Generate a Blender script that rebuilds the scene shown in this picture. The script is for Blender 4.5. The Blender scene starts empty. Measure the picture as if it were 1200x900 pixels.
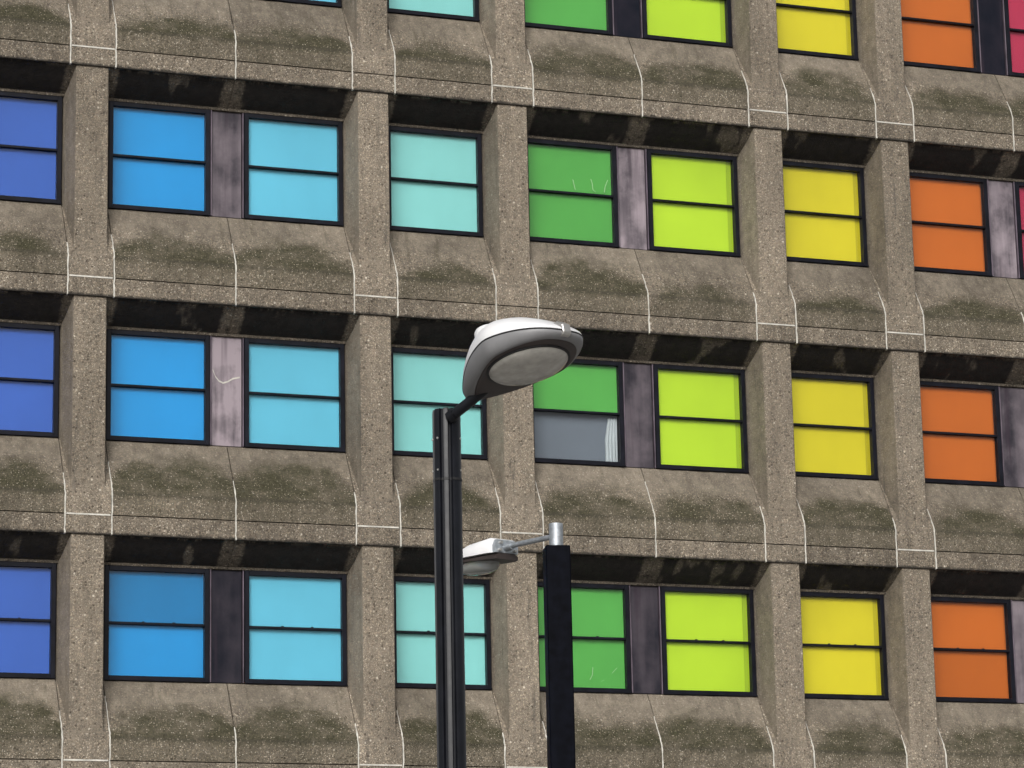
import bpy, bmesh, math, random
from mathutils import Vector, Matrix
R = math.radians
rnd = random.Random(7)
sc = bpy.context.scene
C = sc.collection

# ------------------------------------------------------------------ camera
CAM_Z = 1.7
D = 40.393                       # metres from the camera to the facade
YAW, PITCH, ROLL = R(20.109), R(12.8485), R(-1.1788)
fw = Vector((math.sin(YAW)*math.cos(PITCH), math.cos(YAW)*math.cos(PITCH), math.sin(PITCH)))
r0 = Vector((math.cos(YAW), -math.sin(YAW), 0)); u0 = r0.cross(fw)
rt = math.cos(ROLL)*r0 + math.sin(ROLL)*u0
up = -math.sin(ROLL)*r0 + math.cos(ROLL)*u0
cam_d = bpy.data.cameras.new('camera'); cam = bpy.data.objects.new('camera', cam_d); C.objects.link(cam)
cam_d.sensor_width = 36; cam_d.lens = 36*3628.07/1200; cam_d.clip_end = 5000; cam_d.clip_start = .1
M4 = Matrix((rt, up, -fw)).transposed().to_4x4(); M4.translation = Vector((0, 0, CAM_Z))
cam.matrix_world = M4
sc.camera = cam
sc.render.resolution_x = 1024; sc.render.resolution_y = 768

def ray(px, py):                 # direction through a photo pixel (1200 x 900)
    return (fw + rt*((px-600)/3628.07) + up*((450-py)/3628.07))
def at_height(px, py, z):        # point on that ray at a known height
    d = ray(px, py); return Vector((0, 0, CAM_Z)) + d*((z-CAM_Z)/d.z)

# ------------------------------------------------------------------ sky, sun, exposure
SUN_EL, SUN_AZ = R(30), R(206)   # azimuth clockwise from +Y: behind the camera, to its left
w = bpy.data.worlds.new('World'); sc.world = w; w.use_nodes = True
nt = w.node_tree; nt.nodes.clear()
sky = nt.nodes.new('ShaderNodeTexSky'); sky.sky_type = 'NISHITA'; sky.sun_disc = False
sky.sun_elevation = SUN_EL; sky.sun_rotation = SUN_AZ
sky.air_density = 1.0; sky.dust_density = 6.0; sky.ozone_density = 1.0
hsv = nt.nodes.new('ShaderNodeHueSaturation'); hsv.inputs['Saturation'].default_value = 0.16
bg = nt.nodes.new('ShaderNodeBackground'); bg.inputs['Strength'].default_value = 0.12
wo = nt.nodes.new('ShaderNodeOutputWorld')
nt.links.new(sky.outputs[0], hsv.inputs['Color']); nt.links.new(hsv.outputs[0], bg.inputs[0]); nt.links.new(bg.outputs[0], wo.inputs[0])
sl = bpy.data.lights.new('sun', 'SUN'); sl.energy = 1.2; sl.angle = R(25); sl.color = (1, .965, .92)
so = bpy.data.objects.new('sun', sl); C.objects.link(so)
sdir = Vector((math.sin(SUN_AZ)*math.cos(SUN_EL), math.cos(SUN_AZ)*math.cos(SUN_EL), math.sin(SUN_EL)))
so.rotation_euler = sdir.to_track_quat('Z', 'Y').to_euler(); so.location = (0, 0, 30)
sc.view_settings.view_transform = 'Standard'; sc.view_settings.look = 'None'
sc.view_settings.exposure = 0.12; sc.view_settings.gamma = 1

# ------------------------------------------------------------------ material helpers
class N:
    def __init__(s, name):
        s.m = bpy.data.materials.new(name); s.m.use_nodes = True; s.t = s.m.node_tree; s.t.nodes.clear()
        s.out = s.t.nodes.new('ShaderNodeOutputMaterial')
    def n(s, typ, **kw):
        o = s.t.nodes.new(typ)
        for k, v in kw.items(): setattr(o, k, v)
        return o
    def l(s, a, b): s.t.links.new(a, b)
    def put(s, inp, v):
        if hasattr(v, 'links'): s.l(v, inp)
        else: inp.default_value = v
    def math(s, op, a, b=0.0, c=0.0, clamp=False):
        o = s.n('ShaderNodeMath', operation=op, use_clamp=clamp)
        s.put(o.inputs[0], a); s.put(o.inputs[1], b); s.put(o.inputs[2], c)
        return o.outputs[0]
    def sstep(s, v, a, b):
        o = s.n('ShaderNodeMapRange', interpolation_type='SMOOTHSTEP')
        s.put(o.inputs['Value'], v); o.inputs['From Min'].default_value = a; o.inputs['From Max'].default_value = b
        return o.outputs[0]
    def mix(s, f, a, b, blend='MIX'):
        o = s.n('ShaderNodeMix', data_type='RGBA', blend_type=blend)
        s.put(o.inputs[0], f)
        for i, v in ((6, a), (7, b)):
            s.put(o.inputs[i], v if hasattr(v, 'links') else (*v, 1) if len(v) == 3 else v)
        return o.outputs[2]
    def pos(s, sx=1, sy=1, sz=1, rand=False):
        g = s.n('ShaderNodeNewGeometry'); mp = s.n('ShaderNodeMapping'); mp.inputs['Scale'].default_value = (sx, sy, sz)
        s.l(g.outputs['Position'], mp.inputs[0]); return mp.outputs[0]
    def noise(s, vec, scale, detail=4, rough=.55):
        o = s.n('ShaderNodeTexNoise'); s.l(vec, o.inputs['Vector'])
        o.inputs['Scale'].default_value = scale; o.inputs['Detail'].default_value = detail; o.inputs['Roughness'].default_value = rough
        return o.outputs[0]
    def ramp(s, f, stops, interp='LINEAR'):
        o = s.n('ShaderNodeValToRGB'); s.l(f, o.inputs[0]); cr = o.color_ramp; cr.interpolation = interp
        while len(cr.elements) < len(stops): cr.elements.new(.5)
        for e, (p, c) in zip(cr.elements, stops): e.position = p; e.color = (*c, 1)
        return o.outputs[0]
    def attr(s, name):
        o = s.n('ShaderNodeAttribute', attribute_type='OBJECT', attribute_name=name); return o
    def bsdf(s, col, rough=.6, metal=0, bump=None, bstr=.3, bdist=.01, spec=.5, coat=0):
        b = s.n('ShaderNodeBsdfPrincipled')
        s.put(b.inputs['Base Color'], col if hasattr(col, 'links') else (*col, 1))
        s.put(b.inputs['Roughness'], rough); s.put(b.inputs['Metallic'], metal); s.put(b.inputs['Specular IOR Level'], spec)
        b.inputs['Coat Weight'].default_value = coat
        if bump is not None:
            bp = s.n('ShaderNodeBump'); bp.inputs['Strength'].default_value = bstr; bp.inputs['Distance'].default_value = bdist
            s.l(bump, bp.inputs['Height']); s.l(bp.outputs[0], b.inputs['Normal'])
        s.l(b.outputs[0], s.out.inputs[0]); return b

def concrete(name, kind):
    k = N(name); p = k.pos()
    # exposed aggregate: two sizes of pebble, each with its own tone
    v1 = k.n('ShaderNodeTexVoronoi'); k.l(p, v1.inputs['Vector']); v1.inputs['Scale'].default_value = 27
    v2 = k.n('ShaderNodeTexVoronoi'); k.l(p, v2.inputs['Vector']); v2.inputs['Scale'].default_value = 58
    s1 = k.n('ShaderNodeSeparateColor'); k.l(v1.outputs['Color'], s1.inputs[0])
    s2 = k.n('ShaderNodeSeparateColor'); k.l(v2.outputs['Color'], s2.inputs[0])
    tones = [(0, (.075, .062, .050)), (.22, (.130, .108, .086)), (.5, (.205, .176, .143)), (.78, (.265, .222, .172)), (.94, (.34, .295, .235)), (.99, (.47, .43, .37))]
    c1 = k.ramp(s1.outputs[0], tones); c2 = k.ramp(s2.outputs[1], tones)
    cem = (.170, .150, .124)
    smooth = None
    if kind in ('spandrel', 'soffit'):
        uv = k.n('ShaderNodeUVMap', uv_map='UVMap'); su = k.n('ShaderNodeSeparateXYZ'); k.l(uv.outputs[0], su.inputs[0])
        u, v = su.outputs[0], su.outputs[1]
        q = k.math('MULTIPLY_ADD', u, 2, -1); q2 = k.math('POWER', k.math('ABSOLUTE', q), 3.0)      # 0 in the middle of a panel, 1 at its joints
    if kind == 'spandrel': smooth = k.sstep(k.math('ADD', v, k.math('MULTIPLY', k.noise(p, 4, 3), .3)), 1.02, 1.30)     # trowelled strip under the sills
    if kind == 'pier':
        gn = k.n('ShaderNodeNewGeometry'); sn = k.n('ShaderNodeSeparateXYZ'); k.l(gn.outputs['True Normal'], sn.inputs[0])
        smooth = k.sstep(k.math('ABSOLUTE', sn.outputs[0]), .6, .9)                                   # the splayed reveals are smoother
    f1 = k.math('MULTIPLY', k.sstep(s1.outputs[2], .45, .60), k.sstep(v1.outputs['Distance'], .55, .30))
    f2 = k.sstep(v2.outputs['Distance'], .6, .35)
    if smooth is not None:
        inv = k.math('MULTIPLY_ADD', smooth, -.62, 1.0)
        f1 = k.math('MULTIPLY', f1, inv); f2 = k.math('MULTIPLY', f2, inv)
    mid = k.noise(p, 7, 4, .65)
    col = k.mix(f2, k.ramp(mid, [(.3, tuple(x*.72 for x in cem)), (.7, tuple(x*1.22 for x in cem))]), c2); col = k.mix(f1, col, c1)
    # broad tone: weather patches and vertical wash
    big = k.noise(k.pos(1, 1, .6), .9, 5, .6); wash = k.noise(k.pos(3.2, 3.2, .35), 2.2, 5, .6)
    tone = k.math('ADD', k.math('MULTIPLY', k.sstep(big, .3, .7), .34), k.math('MULTIPLY', k.sstep(wash, .3, .75), .26))
    oi = k.n('ShaderNodeObjectInfo')
    tone = k.math('ADD', k.math('ADD', tone, .68 if kind == 'pier' else .58), k.math('MULTIPLY', oi.outputs['Random'], .14))
    tv = k.n('ShaderNodeCombineColor')
    for i, g in enumerate((1.0, .975, .93)): k.l(k.math('MULTIPLY', tone, g), tv.inputs[i])
    col = k.mix(1.0, col, tv.outputs[0], 'MULTIPLY')
    rough = .88
    if kind in ('spandrel', 'soffit'):
        pass
    if kind == 'spandrel':
        nz = k.noise(k.pos(.75, 1, 1.3), 3.2, 6, .68); nb = k.noise(k.pos(1, 1, 1), .75, 2, .5)
        topz = k.math('ADD', k.math('MULTIPLY_ADD', q2, -.26, .97), k.math('MULTIPLY_ADD', nz, .42, -.21))
        topz = k.math('ADD', topz, k.math('MULTIPLY_ADD', nb, .5, -.25))
        topz = k.math('ADD', topz, k.math('MULTIPLY_ADD', oi.outputs['Random'], .26, -.12))                # each panel weathers differently
        d = k.math('SUBTRACT', topz, v)
        m = k.math('MULTIPLY', k.sstep(d, -.13, .16), k.math('MULTIPLY_ADD', k.sstep(v, .44, .62), .52, .48))
        m = k.math('MULTIPLY', m, k.math('MULTIPLY_ADD', k.sstep(nz, .28, .65), .5, .5))
        m = k.math('MULTIPLY', m, k.math('MULTIPLY_ADD', k.math('MULTIPLY', f2, k.sstep(s2.outputs[1], .82, .95)), -.7, 1.0))
        m = k.math('MULTIPLY', m, .96)
        drip = k.math('MULTIPLY', k.sstep(k.noise(k.pos(4.5, 1, .35), 2.2, 5, .65), .55, .72), k.sstep(v, .28, .5))
        m = k.math('MAXIMUM', m, k.math('MULTIPLY', drip, .42))
        fine = k.noise(p, 40, 2)
        moss = k.ramp(fine, [(.3, (.023, .023, .011)), (.7, (.062, .057, .031))])
        col = k.mix(m, col, moss)
        # dirt line where the slope meets the upright band
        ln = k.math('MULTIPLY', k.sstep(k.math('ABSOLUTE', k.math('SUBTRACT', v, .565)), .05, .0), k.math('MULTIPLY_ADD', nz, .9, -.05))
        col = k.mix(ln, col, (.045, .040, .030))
    if kind == 'soffit':
        st = k.noise(k.pos(1.0, .5, .5), 2.0, 3, .5); nz = k.noise(p, 9, 5, .7)
        pale = k.math('MULTIPLY', k.sstep(st, .60, .66), .8)
        j = k.sstep(k.math('ADD', k.math('ABSOLUTE', q), k.math('MULTIPLY_ADD', nz, .10, -.05)), .80, .87)
        pale = k.math('MAXIMUM', pale, j)
        drip = k.math('MULTIPLY', k.sstep(v, .10, .03), k.sstep(k.noise(k.pos(1, .2, .2), 5.5, 4, .7), .50, .58))
        pale = k.math('MAXIMUM', k.math('MULTIPLY', pale, k.sstep(nz, .25, .5)), drip)
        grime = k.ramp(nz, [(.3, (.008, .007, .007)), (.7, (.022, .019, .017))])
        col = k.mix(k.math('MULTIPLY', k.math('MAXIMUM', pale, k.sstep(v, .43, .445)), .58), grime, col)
    if kind == 'fascia':
        ob = k.n('ShaderNodeTexCoord'); so_ = k.n('ShaderNodeSeparateXYZ'); k.l(ob.outputs['Object'], so_.inputs[0])
        edge = k.math('ADD', so_.outputs[2], k.math('MULTIPLY', k.noise(k.pos(1, .2, .5), 11, 4, .7), -.09))
        col = k.mix(k.math('MULTIPLY', k.sstep(edge, .0, -.035), .85), col, (.02, .018, .016))
    if kind == 'pier':
        st = k.noise(k.pos(5, 5, .5), 1.6, 5, .6)
        col = k.mix(k.math('MULTIPLY', k.sstep(st, .59, .74), .5), col, (.06, .055, .05))
    h = k.math('ADD', k.math('MULTIPLY', f1, .8), k.math('MULTIPLY', f2, .5))
    k.bsdf(col, rough, bump=h, bstr=.7, bdist=.012, spec=.25)
    return k.m

MAT = {}
MAT['spandrel'] = concrete('spandrel_concrete', 'spandrel')
MAT['soffit'] = concrete('soffit_concrete', 'soffit')
MAT['pier'] = concrete('pier_concrete', 'pier')
MAT['fascia'] = concrete('fascia_concrete', 'fascia')

def simple(name, col, rough=.5, metal=0, spec=.5, var=.15, scale=6, bump=0, coat=0):
    k = N(name); nz = k.noise(k.pos(), scale, 5, .6)
    lo = tuple(c*(1-var) for c in col); hi = tuple(min(1, c*(1+var)) for c in col)
    c = k.ramp(nz, [(.3, lo), (.7, hi)])
    fine = k.noise(k.pos(), scale*14, 3)
    k.bsdf(c, k.math('MULTIPLY_ADD', nz, .25, rough-.12), metal, bump=fine if bump else None, bstr=bump, bdist=.003, spec=spec, coat=coat)
    return k.m
MAT['seal'] = simple('white_sealant', (.50, .48, .43), .7, var=.3, scale=9, bump=.3)
MAT['frame'] = simple('black_window_frame', (.006, .0065, .011), .38, spec=.16, var=.5, scale=5)
MAT['mullion'] = simple('bronze_mullion', (.13, .105, .13), .35, metal=.4, var=.4, scale=3)
MAT['dark'] = simple('dark_interior', (.02, .02, .022), .9)
MAT['black_post'] = simple('black_powder_coat', (.0055, .0062, .009), .38, spec=.27, var=.35, scale=9)
MAT['black_box'] = simple('black_painted_steel', (.0028, .0033, .0058), .45, spec=.03, var=.5, scale=14)
MAT['galv'] = simple('galvanised_steel', (.40, .43, .46), .48, metal=.75, var=.25, scale=28, bump=.1)
MAT['shell_white'] = simple('white_lantern_shell', (.74, .74, .75), .32, var=.06, scale=3, spec=.5)
MAT['shell_grey'] = simple('grey_lantern_underside', (.20, .20, .205), .42, var=.12, scale=7, spec=.45)
MAT['shell_brown'] = simple('brown_lantern_underside', (.035, .026, .024), .5, var=.3, scale=6)
MAT['clip'] = simple('steel_clip', (.45, .44, .42), .35, metal=.7)
MAT['rubber'] = simple('black_gasket', (.012, .012, .013), .6)
MAT['slate'] = simple('slate_board', (.105, .130, .160), .8, var=.06, scale=1.5)
MAT['curtain'] = simple('white_curtain', (.36, .41, .43), .85, var=.06)
MAT['scratch'] = simple('pale_scratch', (.28, .50, .24), .8)
MAT['asphalt'] = simple('asphalt', (.05, .05, .052), .9, var=.3, scale=3, bump=.5)
MAT['paving'] = simple('paving', (.26, .25, .235), .85, var=.2, scale=2, bump=.4)
MAT['kerb'] = simple('kerb_stone', (.33, .32, .30), .85, var=.15, scale=4)
MAT['paint'] = simple('road_paint', (.75, .74, .70), .7, var=.1)

def glass_mat():
    k = N('window_glass')
    t = k.n('ShaderNodeBsdfTransparent'); t.inputs[0].default_value = (1, 1, 1, 1)
    g = k.n('ShaderNodeBsdfGlossy'); g.inputs['Roughness'].default_value = .03
    fr = k.n('ShaderNodeFresnel'); fr.inputs[0].default_value = 1.5
    bp = k.n('ShaderNodeBump'); bp.inputs['Strength'].default_value = .02; k.l(k.noise(k.pos(), 1.1, 2), bp.inputs['Height'])
    k.l(bp.outputs[0], g.inputs['Normal'])
    mx = k.n('ShaderNodeMixShader'); gm = k.n('ShaderNodeNewGeometry'); k.l(k.math('MULTIPLY', fr.outputs[0], k.math('SUBTRACT', 1.0, gm.outputs['Backfacing'])), mx.inputs[0]); k.l(t.outputs[0], mx.inputs[1]); k.l(g.outputs[0], mx.inputs[2])
    k.l(mx.outputs[0], k.out.inputs[0]); return k.m
MAT['glass'] = glass_mat()
def bowl_mat():
    k = N('frosted_lamp_glass')
    nz = k.noise(k.pos(), 14, 4, .6)
    col = k.ramp(nz, [(.3, (.34, .33, .30)), (.7, (.50, .48, .44))])
    k.bsdf(col, .22, spec=.6, coat=.3); return k.m
MAT['bowl'] = bowl_mat()
def film(name, col):
    k = N(name); nz = k.noise(k.pos(1, 1, 1), .7, 3, .5); fine = k.noise(k.pos(2.5, 2.5, .5), 2.0, 4, .6)
    oi = k.n('ShaderNodeObjectInfo')
    f = k.math('ADD', k.math('MULTIPLY_ADD', nz, .34, .77), k.math('ADD', k.math('MULTIPLY', fine, .07), k.math('MULTIPLY', oi.outputs['Random'], .07)))
    cc = k.n('ShaderNodeCombineColor')
    for i in range(3): k.l(f, cc.inputs[i])
    at = k.attr('tone'); f2 = k.math('ADD', at.outputs['Fac'], 1.0)
    cd = k.n('ShaderNodeCombineColor')
    for i in range(3): k.l(f2, cd.inputs[i])
    c = k.mix(1.0, k.mix(1.0, col, cc.outputs[0], 'MULTIPLY'), cd.outputs[0], 'MULTIPLY')
    k.bsdf(c, .45, spec=.1); return k.m
def panel_mat():
    k = N('weathered_bronze_panel')
    a = k.attr('wash'); wv = a.outputs['Fac']
    streak = k.noise(k.pos(5, 5, .45), 1.0, 3, .5); cloud = k.noise(k.pos(1, 1, .8), 2.4, 5, .6); finest = k.noise(k.pos(14, 14, .8), 1.6, 4, .6)
    m = k.math('ADD', k.math('MULTIPLY', k.sstep(streak, .30, .66), .55), k.math('MULTIPLY', k.sstep(cloud, .33, .67), .55))
    m = k.math('ADD', m, k.math('MULTIPLY_ADD', finest, .3, -.10))
    m = k.math('MULTIPLY', k.math('ADD', m, .12), wv, clamp=True)
    base = k.ramp(cloud, [(.3, (.006, .008, .014)), (.7, (.018, .016, .024))])
    col = k.mix(m, base, (.30, .255, .28))
    dk = k.sstep(k.noise(k.pos(6, 6, .3), 1.0, 3, .5), .58, .72)
    col = k.mix(k.math('MULTIPLY', dk, .6), col, (.035, .024, .034))
    k.bsdf(col, k.math('MULTIPLY_ADD', cloud, .25, .26), .05, spec=.1); return k.m
MAT['panel'] = panel_mat()

# ------------------------------------------------------------------ mesh helpers
class MB:
    def __init__(s): s.v = []; s.f = []; s.uv = {}
    def box(s, x0, x1, y0, y1, z0, z1):
        b = len(s.v)
        s.v += [(x, y, z) for x in (x0, x1) for y in (y0, y1) for z in (z0, z1)]
        s.f += [tuple(b+i for i in q) for q in ((0,1,3,2),(4,6,7,5),(0,4,5,1),(2,3,7,6),(0,2,6,4),(1,5,7,3))]; return s
    def loft(s, rings, close=True, cap0=True, cap1=True):
        b = len(s.v); n = len(rings[0])
        for r in rings: s.v += [tuple(p) for p in r]
        for i in range(len(rings)-1):
            for j in range(n if close else n-1):
                k = (j+1) % n
                s.f.append((b+i*n+j, b+i*n+k, b+(i+1)*n+k, b+(i+1)*n+j))
        if cap0: s.f.append(tuple(b+j for j in reversed(range(n))))
        if cap1: s.f.append(tuple(b+(len(rings)-1)*n+j for j in range(n)))
        return s
    def tube(s, a, c, ra, rb=None, n=16):
        a, c = Vector(a), Vector(c); rb = ra if rb is None else rb
        d = (c-a).normalized(); t = d.orthogonal().normalized(); q = d.cross(t)
        ring = lambda o, r: [o + t*(r*math.cos(2*math.pi*i/n)) + q*(r*math.sin(2*math.pi*i/n)) for i in range(n)]
        return s.loft([ring(a, ra), ring(c, rb)])
    def mesh(s, name, mat, smooth=None, bevel=0):
        m = bpy.data.meshes.new(name); m.from_pydata(s.v, [], s.f); m.materials.append(mat)
        bm = bmesh.new(); bm.from_mesh(m); bmesh.ops.recalc_face_normals(bm, faces=bm.faces)
        if bevel: bmesh.ops.bevel(bm, geom=[e for e in bm.edges if e.calc_face_angle(0) > .5], offset=bevel, segments=1, affect='EDGES')
        bm.to_mesh(m); bm.free()
        if smooth is not None:
            for p in m.polygons: p.use_smooth = True
            m.set_sharp_from_angle(angle=R(smooth))
        return m
def obj(name, mesh, parent=None, loc=(0, 0, 0)):
    o = bpy.data.objects.new(name, mesh); C.objects.link(o); o.parent = parent; o.location = loc; return o
def tag(o, label=None, cat=None, group=None, kind=None):
    for k, v in (('label', label), ('category', cat), ('group', group), ('kind', kind)):
        if v: o[k] = v
    return o

# ------------------------------------------------------------------ the ground
tag(obj('ground', MB().box(-600, 600, -600, 900, -1, -.20).mesh('ground', MAT['asphalt'])), kind='structure')
tag(obj('road', MB().box(-600, 600, 24, 32, -.6, -.12).mesh('road', MAT['asphalt'])), kind='structure')
pv = tag(obj('pavement', MB().box(-600, 600, 32.3, 42.5, -.6, 0).mesh('pavement', MAT['paving'])), kind='structure')
tag(obj('kerb', MB().box(-600, 600, 32.0, 32.3, -.6, .004).mesh('kerb', MAT['kerb'])), kind='structure')
tag(obj('footway', MB().box(-600, 600, -40, 23.7, -.6, 0).mesh('footway', MAT['paving'])), kind='structure')
tag(obj('kerb', MB().box(-600, 600, 23.7, 24.0, -.6, .004).mesh('kerb', MAT['kerb'])), kind='structure')

# ------------------------------------------------------------------ the building
H = 3.3
X0 = 14.893
PIERS = [-12.4, -8.32, -6.2, -2.12, 0, 4.08, 6.2, 10.28, 12.4]
BT0 = CAM_Z + 13.9918                         # underside of the concrete band above row 0
GB, GH, GW = 3.3 - .399 - 1.434, 1.434, 1.33  # glass bottom above the band's underside, height, width of one window's glass
building = bpy.data.objects.new('concrete_office_building', None); C.objects.link(building)
building.location = (X0, D, 0)
tag(building, 'brown exposed-aggregate concrete office block with rainbow coloured windows and deep piers', 'building')

SL = [(.000, .275), (.000, .54), (.012, .60), (.040, .67), (.085, .755), (.14, .845), (.20, .940), (.27, 1.055), (.34, 1.167), (.41, 1.28), (.48, 1.393)]
def spandrel_mesh(wid):
    b = MB(); nx = 12; rows = SL + [(.60, 1.393)]
    for y, z in rows:
        for i in range(nx+1): b.v.append((wid*i/nx, y + .003*math.sin(i*2.1+z*9), z))
    n = nx+1
    for r in range(len(rows)-1):
        for i in range(nx): b.f.append((r*n+i, r*n+i+1, (r+1)*n+i+1, (r+1)*n+i))
    e = len(b.v)                              # back, ends and underside make it solid
    for y, z in ((.62, .275), (.62, 1.393)):
        b.v += [(0, y, z), (wid, y, z)]
    last = (len(rows)-1)*n
    b.f += [(0, e, e+1, *[i for i in range(n-1, 0, -1)]),
            tuple([r*n for r in range(len(rows))] + [e+2, e]), tuple([r*n+nx for r in range(len(rows))] + [e+3, e+1]),
            (e, e+1, e+3, e+2)]
    m = b.mesh('spandrel_panel', MAT['spandrel'], smooth=35)
    uvl = m.uv_layers.new(name='UVMap')
    for lp in m.loops:
        c = m.vertices[lp.vertex_index].co; uvl.data[lp.index].uv = (c.x/wid, c.z)
    return m
def fascia_mesh(wid):
    return MB().box(0, wid, .004, .60, .0, .262).mesh('fascia_panel', MAT['fascia'], bevel=.006)
def soffit_mesh(wid):
    prof = [(.045, -.001), (.075, -.022), (.16, -.105), (.27, -.190), (.38, -.265), (.44, -.300), (.455, -.334)]
    nx = 8; b = MB()
    for y, z in prof:
        for i in range(nx+1): b.v.append((wid*i/nx, y, z))
    n = nx+1
    for r in range(len(prof)-1):
        for i in range(nx): b.f.append((r*n+i, (r+1)*n+i, (r+1)*n+i+1, r*n+i+1))
    e = len(b.v); b.v += [(0, .62, -.334), (wid, .62, -.334), (0, .62, -.001), (wid, .62, -.001)]
    L = (len(prof)-1)*n
    b.f += [(*[L+i for i in range(n)], e+1, e), (e, e+1, e+3, e+2), (*[i for i in range(n)], e+3, e+2),
            tuple([r*n for r in range(len(prof))] + [e, e+2]), tuple([r*n+nx for r in range(len(prof))] + [e+1, e+3])]
    m = b.mesh('soffit_panel', MAT['soffit'], smooth=35)
    uvl = m.uv_layers.new(name='UVMap')
    for lp in m.loops:
        c = m.vertices[lp.vertex_index].co; uvl.data[lp.index].uv = (c.x/wid, c.y)
    return m
def pier_mesh():                              # origin: pier axis at the band's underside; the band block, then the tapered shaft up to the next band
    W = .315
    def ring(z, hw, yf, hb):
        return [(-hb, .60, z), (-hb+.0, .50, z), (-hw, yf+.012, z), (-hw+.012, yf, z), (hw-.012, yf, z), (hw, yf+.012, z), (hb, .50, z), (hb, .60, z)]
    rings = [ring(.275, W-.002, 0, W), ring(.54, W-.002, 0, W), ring(.575, .29, .012, W), ring(.62, .238, .028, W), ring(.9, .230, .032, W), ring(2.0, .229, .032, W), ring(3.299, .229, .034, W)]
    b = MB().loft(rings)                      # wings at the foot that carry the slope of the panels on to the shaft
    prof = [(y+.0015, z) for y, z in SL[1:]] + [(.59, 1.393), (.59, .545), (.05, .541)]
    b.loft([[(x, y, z) for y, z in prof] for x in (-W, -W/3, W/3, W)])
    return b.mesh('pier', MAT['pier'], smooth=30)
def seal_mesh(seed, topz, zlow=.003):              # jagged bead of sealant following the panel profile
    q = random.Random(seed); prof = [(0, zlow), (0, .13), (0, .26), (0, .40), (0, .54)] + [p for p in SL[2:] if p[1] <= topz]
    pts = []
    for i in range(len(prof)-1):
        for t in (0, .5): pts.append((prof[i][0]+(prof[i+1][0]-prof[i][0])*t, prof[i][1]+(prof[i+1][1]-prof[i][1])*t))
    pts.append(prof[-1]); rings = []
    for i, (y, z) in enumerate(pts):
        f = 1 if z < .75 else .55
        c = q.uniform(-.0045, .0045); a = q.uniform(.0065, .0115)*f
        rings.append([(c-a, y-.004, z+.002), (c+a, y-.004, z+.002), (c+a, y+.03, z-.01), (c-a, y+.03, z-.01)])
    return MB().loft(rings).mesh('sealant_joint', MAT['seal'])
SEAL = [seal_mesh(i, t) for i, t in enumerate((.95, 1.17, .85, 1.06, .76, .95))]
HSEAL = MB().box(-.30, .30, -.003, .03, .259, .279).mesh('sealant_joint', MAT['seal'])
PIER = pier_mesh()
BLOCK = MB().box(-.313, .313, .002, .60, .0, .262).mesh('pier_block', MAT['fascia'], bevel=.006)
SP, FA, SO = {}, {}, {}
def cached(d, fn, wid):
    k = round(wid, 3)
    if k not in d: d[k] = fn(k)
    return d[k]

# windows
def frame_mesh():                             # origin: bottom-left corner of the glass, front plane of the frame
    b = MB(); t = .064; y0, y1 = 0, .14
    b.box(-t, 0, y0, y1, -t, GH+t); b.box(GW, GW+t, y0, y1, -t, GH+t)
    b.box(0, GW, y0+.002, y1, GH, GH+t); b.box(0, GW, y0+.002, y1, -t, 0)
    b.box(-t-.004, GW+t+.004, -.016, y0+.02, -t-.003, -t+.018)            # projecting sill bead
    return b.mesh('window', MAT['frame'], bevel=.004)
FRAME = frame_mesh()
RAIL = MB().box(0, GW, .018, .075, GH/2-.018, GH/2+.018).box(0, GW, .010, .03, GH/2-.018, GH/2-.010).mesh('meeting_rail', MAT['frame'], bevel=.003)
LATCH = MB().box(-.016, .016, .016, .05, 0, .011).mesh('sash_latch', MAT['frame'], bevel=.003)
PANE_U = MB().box(.001, GW-.001, .036, .041, GH/2+.02, GH-.001).mesh('pane', MAT['glass'])
PANE_L = MB().box(.001, GW-.001, .056, .061, .001, GH/2-.02).mesh('pane', MAT['glass'])
COL = {-2: ('violet', (.13, .04, .34)), -1: ('indigo', (.06, .05, .38)), 0: ('royal blue', (.028, .098, .41)), 1: ('azure blue', (.008, .245, .58)), 2: ('sky blue', (.10, .43, .59)),
       3: ('pale turquoise', (.20, .53, .51)), 4: ('grass green', (.075, .33, .06)), 5: ('lime green', (.38, .58, .022)), 6: ('yellow', (.54, .48, .016)),
       7: ('orange', (.43, .105, .012)), 8: ('crimson', (.36, .025, .065)), 9: ('magenta', (.32, .02, .15))}
FILM, BOARD, STRIP = {}, {}, {}
for c, (nm, rgb) in COL.items():
    FILM[c] = film(nm.replace(' ', '_')+'_film', rgb)
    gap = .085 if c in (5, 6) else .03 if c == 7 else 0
    BOARD[c] = [MB().box(.001, GW-gap-.001, .085, .095, a, e).mesh('coloured_sheet', FILM[c]) for a, e in ((GH/2, GH-.001), (.001, GH/2-.001))]
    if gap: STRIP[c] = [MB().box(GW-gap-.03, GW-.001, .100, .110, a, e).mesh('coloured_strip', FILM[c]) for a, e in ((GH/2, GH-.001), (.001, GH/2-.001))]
TONE = {(0, 1, 0): -.02, (2, 1, 0): -.34, (2, 7, 1): -.12, (0, 7, 0): .08, (2, 1, 1): -.05, (-1, 7, 0): .05}
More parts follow.
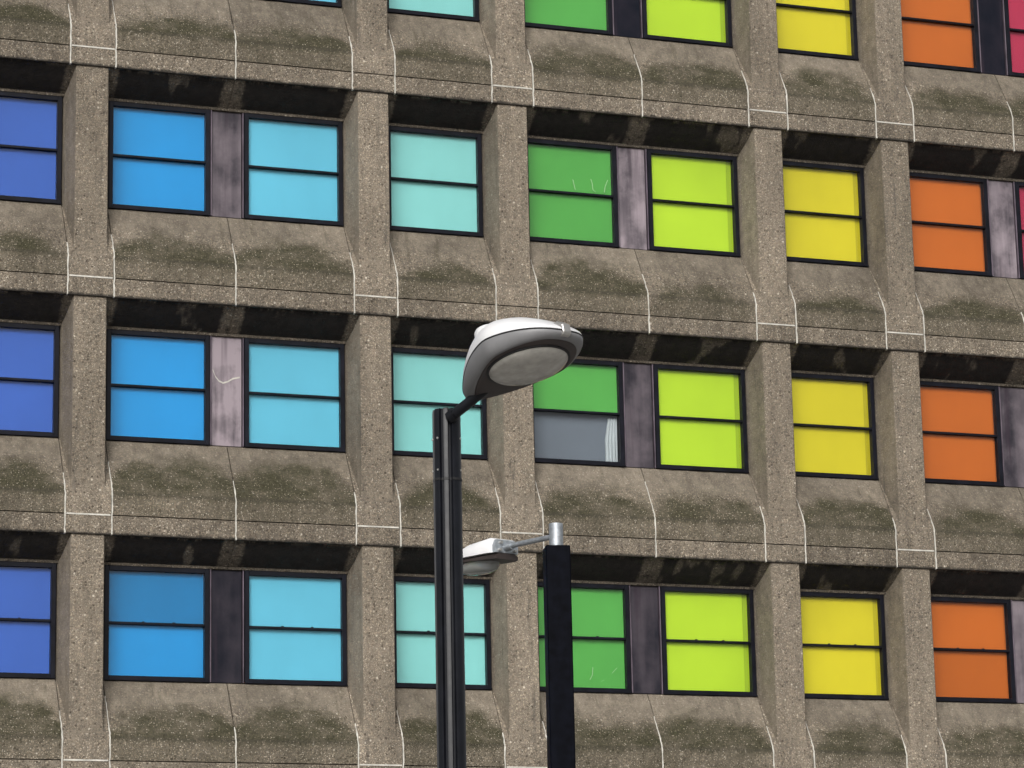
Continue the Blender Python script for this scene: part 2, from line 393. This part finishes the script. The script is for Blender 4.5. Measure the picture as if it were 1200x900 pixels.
def window(row, col, x, z):
    f = obj('window', FRAME, building, (x, .462, z)); nm = COL[col][0]
    f['label'] = 'black framed sash window with ' + nm + ' panes'
    obj('meeting_rail', RAIL, f); obj('pane', PANE_U, f); obj('pane', PANE_L, f)
    for lx in (.36, .98) if row == 2 else (): obj('sash_latch', LATCH, f, (GW*lx if lx < .9 else GW*.68, 0, GH/2+.0185))
    for half in (0, 1):
        if (row, col, half) == (1, 4, 1): continue
        o = obj('coloured_sheet', BOARD[col][half], f); o['tone'] = TONE.get((row, col, half), 0.0)
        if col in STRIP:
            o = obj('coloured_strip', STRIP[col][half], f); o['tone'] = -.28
    if (row, col) == (1, 4):
        f['label'] = 'black framed sash window with a green upper pane and a clear grey lower pane'
        obj('slate_board', MB().box(0, GW, .14, .15, 0, GH/2).mesh('slate_board', MAT['slate']), f)  # flat slate-grey board giving the clear lower pane its tone
        rings = []
        for zz in (.0, .35, .62, .66):
            rg = []
            w0 = .18 if zz < .5 else .13
            for i in range(22):
                t = i/21; rg.append((GW-.01-w0*(1-t), .105+.014*math.sin(t*22+zz*2), zz))
            rg += [(GW-.01, .135, zz), (GW-.01-w0, .135, zz)]
            rings.append(rg)
        obj('curtain', MB().loft(rings).mesh('curtain', MAT['curtain'], smooth=60), f)
    return f
def scratch(parent, pts, wdt, y):
    b = MB()
    rings = [[(x-wdt/2, y, z), (x+wdt/2, y, z), (x+wdt/2, y-.002, z), (x-wdt/2, y-.002, z)] for x, z in pts]
    obj('scratch', b.loft(rings).mesh('scratch', MAT['scratch']), parent)

def panel_mesh():                             # metal panel between the two windows of a double bay, with its folded edges
    b = MB(); x1 = .63-2*.064
    b.box(.038, x1-.038, .036, .06, -.060, GH+.060)
    return b.mesh('metal_panel', MAT['panel'], bevel=.003)
PANEL = panel_mesh()
PW = .63-2*.064
MULL = [MB().box(a, a+.018, .004, .10, -.062, GH+.062).mesh('mullion', MAT['mullion'], bevel=.004) for a in (.011, PW-.029)]
WASH = {(0, 0): .45, (0, 1): .95, (0, 2): .9, (1, 0): 1.15, (1, 1): .32, (1, 2): .4, (2, 0): .06, (2, 1): .14, (2, 2): .6, (-1, 0): .1, (-1, 1): .0, (-1, 2): .0}

ROWS = (-1, 0, 1, 2, 3)
BASE = [BT0 - H*r for r in range(-2, 6)]
def bt(r): return BT0 - H*r
si = 0
LAST = 3
# bays: (left pier, right pier)
colno = -2
bays = []
for a, b in zip(PIERS[:-1], PIERS[1:]):
    dbl = b-a > 3
    bays.append((a, b, dbl, colno)); colno += 2 if dbl else 1
dcount = {}
for r in (-2, -1, 0, 1, 2, 3, 4):             # band r sits on top of row r's windows and carries row r-1's
    z = bt(r)
    for i, x in enumerate(PIERS):
        bk = obj('pier_block', BLOCK, building, (x, 0, z))
        if r > -2:
            p = obj('pier', PIER, building, (x, 0, z))
        else:
            p = obj('parapet_pier', MB().box(-.315, .315, 0, .6, .275, 1.39).mesh('parapet_pier', MAT['pier'], bevel=.01), building, (x, 0, z))
        for s in (-1, 1):
            obj('sealant_joint', SEAL[si % 6], p, (s*.321, 0, 0)); si += 1
        if (i*7+r*3) % 5 != 1: obj('sealant_joint', HSEAL, p)
    for a, b, dbl, cn in bays:
        segs = [(a+.327, (a+b)/2-.007), ((a+b)/2+.007, b-.327)] if dbl else [(a+.327, b-.327)]
        for n, (s0, s1) in enumerate(segs):
            sp = obj('spandrel_panel', cached(SP, spandrel_mesh, s1-s0), building, (s0, 0, z))
            obj('fascia_panel', cached(FA, fascia_mesh, s1-s0), building, (s0, 0, z))
            if n == 1:
                obj('sealant_joint', SEAL[(si*5+1) % 6], sp, (-.007, 0, 0)); si += 1
        if r <= 3 or True:
            e = .095                              # soffits run into the splayed piers
            ss = [(a+.321-e, (a+b)/2-.003), ((a+b)/2+.003, b-.321+e)] if dbl else [(a+.321-e, b-.321+e)]
            for s0, s1 in ss: obj('soffit_panel', cached(SO, soffit_mesh, s1-s0), building, (s0, 0, z))
for r in ROWS:
    z = bt(r+1) + GB
    for bi, (a, b, dbl, cn) in enumerate(bays):
        x = a + .395
        wobj = window(r, cn, x, z)
        if (r, cn) == (0, 4):
            for pts in ([(.74, .78), (.72, .86), (.705, .93)], [(1.06, .77), (1.02, .80), (1.01, .9), (.99, .96)], [(1.20, .77), (1.215, .86), (1.26, .97)]):
                scratch(wobj, pts, .012, .036)
        if (r, cn) == (2, 4):
            for pts in ([(.78, .12), (.82, .19), (.83, .3)], [(.95, .10), (1.0, .12)], [(1.12, .22), (1.2, .30)]): scratch(wobj, pts, .009, .056)
        if dbl:
            window(r, cn+1, b-.395-GW, z)
            mp = obj('metal_panel', PANEL, building, (x+GW+.064, .462, z))
            dn = {1: 0, 4: 1, 7: 2}.get(cn, 3)
            mp['wash'] = WASH.get((r, dn), .3)
            for m in MULL: obj('mullion', m, mp)
            if (r, dn) == (1, 0):
                b2 = MB(); pts = [(.05, 1.02), (.09, .92), (.14, .86), (.20, .835), (.27, .86), (.34, .905), (.44, .93)]
                b2.loft([[(px, .033, pz-.010), (px, .033, pz+.012), (px, .0355, pz+.012), (px, .0355, pz-.010)] for px, pz in pts])
                obj('scratch', b2.mesh('scratch', MAT['mullion2'] if 'mullion2' in MAT else MAT['seal']), mp)
# core, roof, ground floor
obj('core_wall', MB().box(-12.9, 12.9, .615, 14, 0, bt(-2)+1.2).mesh('core_wall', MAT['dark']), building)
obj('roof', MB().box(-13.0, 13.0, .3, 14.2, bt(-2)+1.40, bt(-2)+1.55).mesh('roof', MAT['fascia']), building)
for x in PIERS:
    obj('column', MB().box(-.24, .24, .05, .55, 0, bt(4)-.001).mesh('column', MAT['pier'], bevel=.02), building, (x, 0, 0))
for x in (-12.9, 12.72):
    obj('end_wall', MB().box(0, .18, .0, 14, 0, bt(-2)+1.39).mesh('end_wall', MAT['fascia']), building, (x, 0, 0))

# ------------------------------------------------------------------ street lamp with teardrop lantern
def street_lamp():
    top = at_height(523, 481, 5.0)                # top of the column, a usual 5 m
    K = .845
    t = bpy.data.objects.new('street_lamp', None); C.objects.link(t); t.location = (top.x, top.y, 0)
    t.rotation_euler = (0, 0, -YAW)               # local x: the camera's right
    tag(t, 'black fluted street lamp post with a tilted white egg-shaped lantern', 'street lamp')
    hgt = top.z
    def section(rad):
        pts = []
        n = 120
        for i in range(n):
            a = 2*math.pi*i/n; g = 0
            for ga in (-112, -74, -160, 16, 106, 151):   # vertical flutes in the extruded column
                d = abs((math.degrees(a)-ga+180) % 360-180)
                if d < 8: g = max(g, .015*min(1, (8-d)/3))
            rr = rad-g
            pts.append((rr*math.cos(a), rr*math.sin(a)))
        return pts
    s = section(.083*K); s0 = section(.087*K)
    b = MB().loft([[(x, y, .03) for x, y in s0], [(x, y, hgt-.012) for x, y in s], [(x*.95, y*.95, hgt) for x, y in s]])
    obj('column', b.mesh('column', MAT['black_post'], smooth=35), t)
    obj('base_plate', MB().box(-.17, .17, -.17, .17, 0, .03).mesh('base_plate', MAT['galv'], bevel=.005), t)
    for a in (-172, -128, -20):
        c = (math.cos(R(a))*K, math.sin(R(a))*K)
        obj('screw', MB().tube((c[0]*.078, c[1]*.078, hgt-.15), (c[0]*.088, c[1]*.088, hgt-.15), .0055, n=8).mesh('screw', MAT['clip']), t)
    s1 = section(.0865*K)
    obj('collar', MB().loft([[(x*1.0, y*1.0, z) for x, y in s1] for z in (hgt-.362, hgt-.350)]).mesh('collar', MAT['rubber'], smooth=35), t)
    for a in (-172, -128, -20):
        c = (math.cos(R(a))*K, math.sin(R(a))*K)
        obj('screw', MB().tube((c[0]*.078, c[1]*.078, hgt-.31), (c[0]*.088, c[1]*.088, hgt-.31), .005, n=8).mesh('screw', MAT['clip']), t)
    # lantern: its axis F points right and towards the camera, tilted up
    A, T, L = R(51), R(13), .94
    F = Vector((math.cos(T)*math.cos(A), -math.cos(T)*math.sin(A), math.sin(T)))
    S = Vector((math.sin(A), math.cos(A), 0)); U = S.cross(F); U = U if U.z > 0 else -U
    tail = Vector((.125, -.05, .075))
    O = Vector((0, 0, hgt))
    def P(sv, wv, h): return O + (tail + F*sv + S*wv + U*h)*K
    arm0 = O + Vector((.03, -.075, -.055))*K; arm1 = P(.20, 0, -.03)
    obj('arm', MB().tube(arm0, arm1, .027, .027, 20).mesh('arm', MAT['black_post'], smooth=40), t)
    obj('arm_socket', MB().tube(arm0-(arm1-arm0)*.05, arm0+(arm1-arm0)*.10, .032, .032, 20).mesh('arm_socket', MAT['black_post'], smooth=40), t)
    n = 72; HWID = .315
    def outline(k=1.0, dx=0):
        pts = []
        for i in range(n):
            a = 2*math.pi*i/n; cx, sy = math.cos(a), math.sin(a)
            sv = L*.5 + L*.5*(abs(cx)**.95)*(1 if cx > 0 else -1)
            wv = HWID*(abs(sy)**.88)*(1 if sy > 0 else -1)
            wv *= .33+.67*min(1, (sv/L)/.62)**.8           # narrower towards the tail
            pts.append((L*.53+(sv-L*.53)*k+dx, wv*k))
        return pts
    arch = lambda q: .060*math.sin(math.pi*min(1, max(0, q)))**.8
    def ring(k, hf, dx=0): return [P(sv, wv, hf(sv/L)) for sv, wv in outline(k, dx)]
    top_ring = lambda f: (lambda q: arch(q)+f*.185*math.sin(math.pi*min(1, max(0, .14+.80*q)))**.7)
    rings = [ring(math.sqrt(max(0, 1-(i/10)**2.2)) if i < 10 else .02, top_ring(i/10)) for i in range(11)]
    shell = obj('upper_shell', MB().loft(rings).mesh('upper_shell', MAT['shell_white'], smooth=60), t)
    cell = lambda r, h: [P(.32+r*1.3*math.cos(2*math.pi*i/24), -.05+r*math.sin(2*math.pi*i/24), h) for i in range(24)]
    obj('photocell', MB().loft([cell(.066, .15), cell(.062, .268), cell(.054, .282), cell(.034, .288)]).mesh('photocell', MAT['shell_white'], smooth=50), shell)
    gk = MB().loft([ring(1.0, lambda q: arch(q)+.001), ring(1.010, lambda q: arch(q)-.004), ring(1.0, lambda q: arch(q)-.010)])
    obj('gasket', gk.mesh('gasket', MAT['rubber'], smooth=40), t)
    BOT = -.060
    low = lambda f: (lambda q: (arch(q)-.009)*(1-f)+f*(BOT+.030*max(0, q-.35)))
    ks = [(1.0, 0), (.998, .22), (.985, .48), (.955, .72), (.91, .90), (.865, .98), (.82, 1.0)]
    obj('lower_shell', MB().loft([ring(k, low(f), (1-k)*.10) for k, f in ks]).mesh('lower_shell', MAT['shell_grey'], smooth=60), t)
    bot = low(1)
    r1 = [P(sv, wv, bot(sv/L)-.001) for sv, wv in outline(.85, .016)]; r2 = [P(sv, wv, bot(sv/L)-.006) for sv, wv in outline(.83, .016)]
    obj('underside_plate', MB().loft([r1, r2]).mesh('underside_plate', MAT['shell_brown'], smooth=40), t)
    cx, ex, ey = .575, .245, .225
    def ell(k, h):
        pts = []
        for i in range(56):
            a = 2*math.pi*i/56; sv = cx+ex*k*math.cos(a); pts.append(P(sv, ey*k*math.sin(a), bot(sv/L)-h))
        return pts
    obj('glass_rim', MB().loft([ell(1.05, .005), ell(1.05, .013), ell(1.0, .015), ell(.98, .005)]).mesh('glass_rim', MAT['rubber'], smooth=40), t)
    obj('glass_bowl', MB().loft([ell(1.0, .011), ell(.96, .022), ell(.87, .034), ell(.70, .045), ell(.45, .052), ell(.2, .055), ell(.03, .056)]).mesh('glass_bowl', MAT['bowl'], smooth=70), t)
    lb = MB()
    fx = L*.985
    lb.loft([[P(fx-.06, -.032, z), P(fx-.06, .032, z), P(fx+d, .030, z), P(fx+d, -.030, z)] for z, d in ((-.034, .010), (-.018, .026), (.03, .024), (.066, -.020))])
    obj('latch', lb.mesh('latch', MAT['clip'], bevel=.004), t)
    return t
street_lamp()

# ------------------------------------------------------------------ square post with a small lantern
def square_lamp():
    top = at_height(652, 641, 5.5)
    t = bpy.data.objects.new('street_lamp', None); C.objects.link(t); t.location = (top.x, top.y, 0)
    t.rotation_euler = (0, 0, -YAW)
    tag(t, 'black square street lamp post with grey spigot and small boxy lantern', 'street lamp')
    hgt = top.z; dist = top.y/math.cos(YAW); mpp = (top-Vector((0, 0, CAM_Z))).length/3628
    hw = 14.6*mpp
    ps = MB().box(-hw, hw, -hw, hw, .02, hgt).mesh('post', MAT['black_box'], bevel=.008)
    po = obj('post', ps, t); po.rotation_euler = (0, 0, R(7))
    obj('base_plate', MB().box(-.2, .2, -.2, .2, 0, .02).mesh('base_plate', MAT['galv'], bevel=.004), t)
    obj('spigot', MB().tube((0, 0, hgt-.05), (0, 0, hgt+27.5*mpp), 8.2*mpp, n=32).mesh('spigot', MAT['galv'], smooth=40), t)
    A, T = R(52), R(1)
    F = Vector((-math.cos(T)*math.cos(A), math.cos(T)*math.sin(A), math.sin(T)))    # arm direction: left and away
    S = Vector((math.sin(A), math.cos(A), 0)); U = Vector((0, 0, 1))
    a0 = Vector((0, 0, hgt+13*mpp)); la = 62*mpp/math.cos(A)
    P = lambda s_, w_, h_: a0 + F*s_ + S*w_ + U*h_
    obj('arm', MB().tube(a0, P(la+.02, 0, 0), .0195, n=20).mesh('arm', MAT['galv'], smooth=40), t)
    L = .62; z0 = la-.07
    # neck casting
    rings = []
    for s_, hh, ww in ((z0-.035, .026, .028), (z0+.015, .030, .034), (z0+.05, .034, .05), (z0+.11, .034, .06)):
        rings.append([P(s_, ww*math.cos(2*math.pi*i/24), -.004+hh*math.sin(2*math.pi*i/24)) for i in range(24)])
    obj('neck', MB().loft(rings).mesh('neck', MAT['galv'], smooth=45), t)
    def sec(s_, ww, hb, ht):
        return [P(s_, -ww, hb), P(s_, ww, hb), P(s_, ww*1.02, (hb+ht)*.5), P(s_, ww*.86, ht-.012), P(s_, ww*.7, ht), P(s_, -ww*.7, ht), P(s_, -ww*.86, ht-.012), P(s_, -ww*1.02, (hb+ht)*.5)]
    obj('upper_shell', MB().loft([sec(z0+.06, .115, -.05, .055), sec(z0+.10, .135, -.05, .065), sec(z0+.35, .145, -.05, .045), sec(z0+.56, .13, -.05, .0), sec(z0+L, .10, -.05, -.03)]).mesh('upper_shell', MAT['shell_white'], smooth=40), t)
    obj('end_casting', MB().loft([sec(z0+.035, .105, -.048, .048), sec(z0+.0595, .112, -.049, .053)]).mesh('end_casting', MAT['galv'], smooth=30), t)
    for sx, sz in ((-.07, -.03), (.07, -.03), (-.06, .025), (.06, .025)):
        obj('bolt', MB().tube(P(z0+.01, sx, sz), P(z0+.04, sx, sz), .012, n=10).mesh('bolt', MAT['clip']), t)
    obj('lower_shell', MB().loft([sec(z0+.03, .10, -.095, -.051), sec(z0+.10, .128, -.095, -.051), sec(z0+.35, .138, -.085, -.051), sec(z0+.56, .12, -.08, -.051), sec(z0+L-.02, .09, -.07, -.051)]).mesh('lower_shell', MAT['shell_brown'], smooth=40), t)
    rings = []
    for k, h in ((1, -.088), (.97, -.115), (.85, -.142), (.6, -.158), (.3, -.164), (.03, -.165)):
        rings.append([P(z0+.37+.21*k*math.cos(2*math.pi*i/36), .115*k*math.sin(2*math.pi*i/36), h) for i in range(36)])
    k = N('clear_lamp_bowl'); k.bsdf((.50, .52, .50), .12, spec=.6).inputs['Transmission Weight'].default_value = .55
    obj('glass_bowl', MB().loft(rings).mesh('glass_bowl', k.m, smooth=70), t)
    return t
square_lamp()
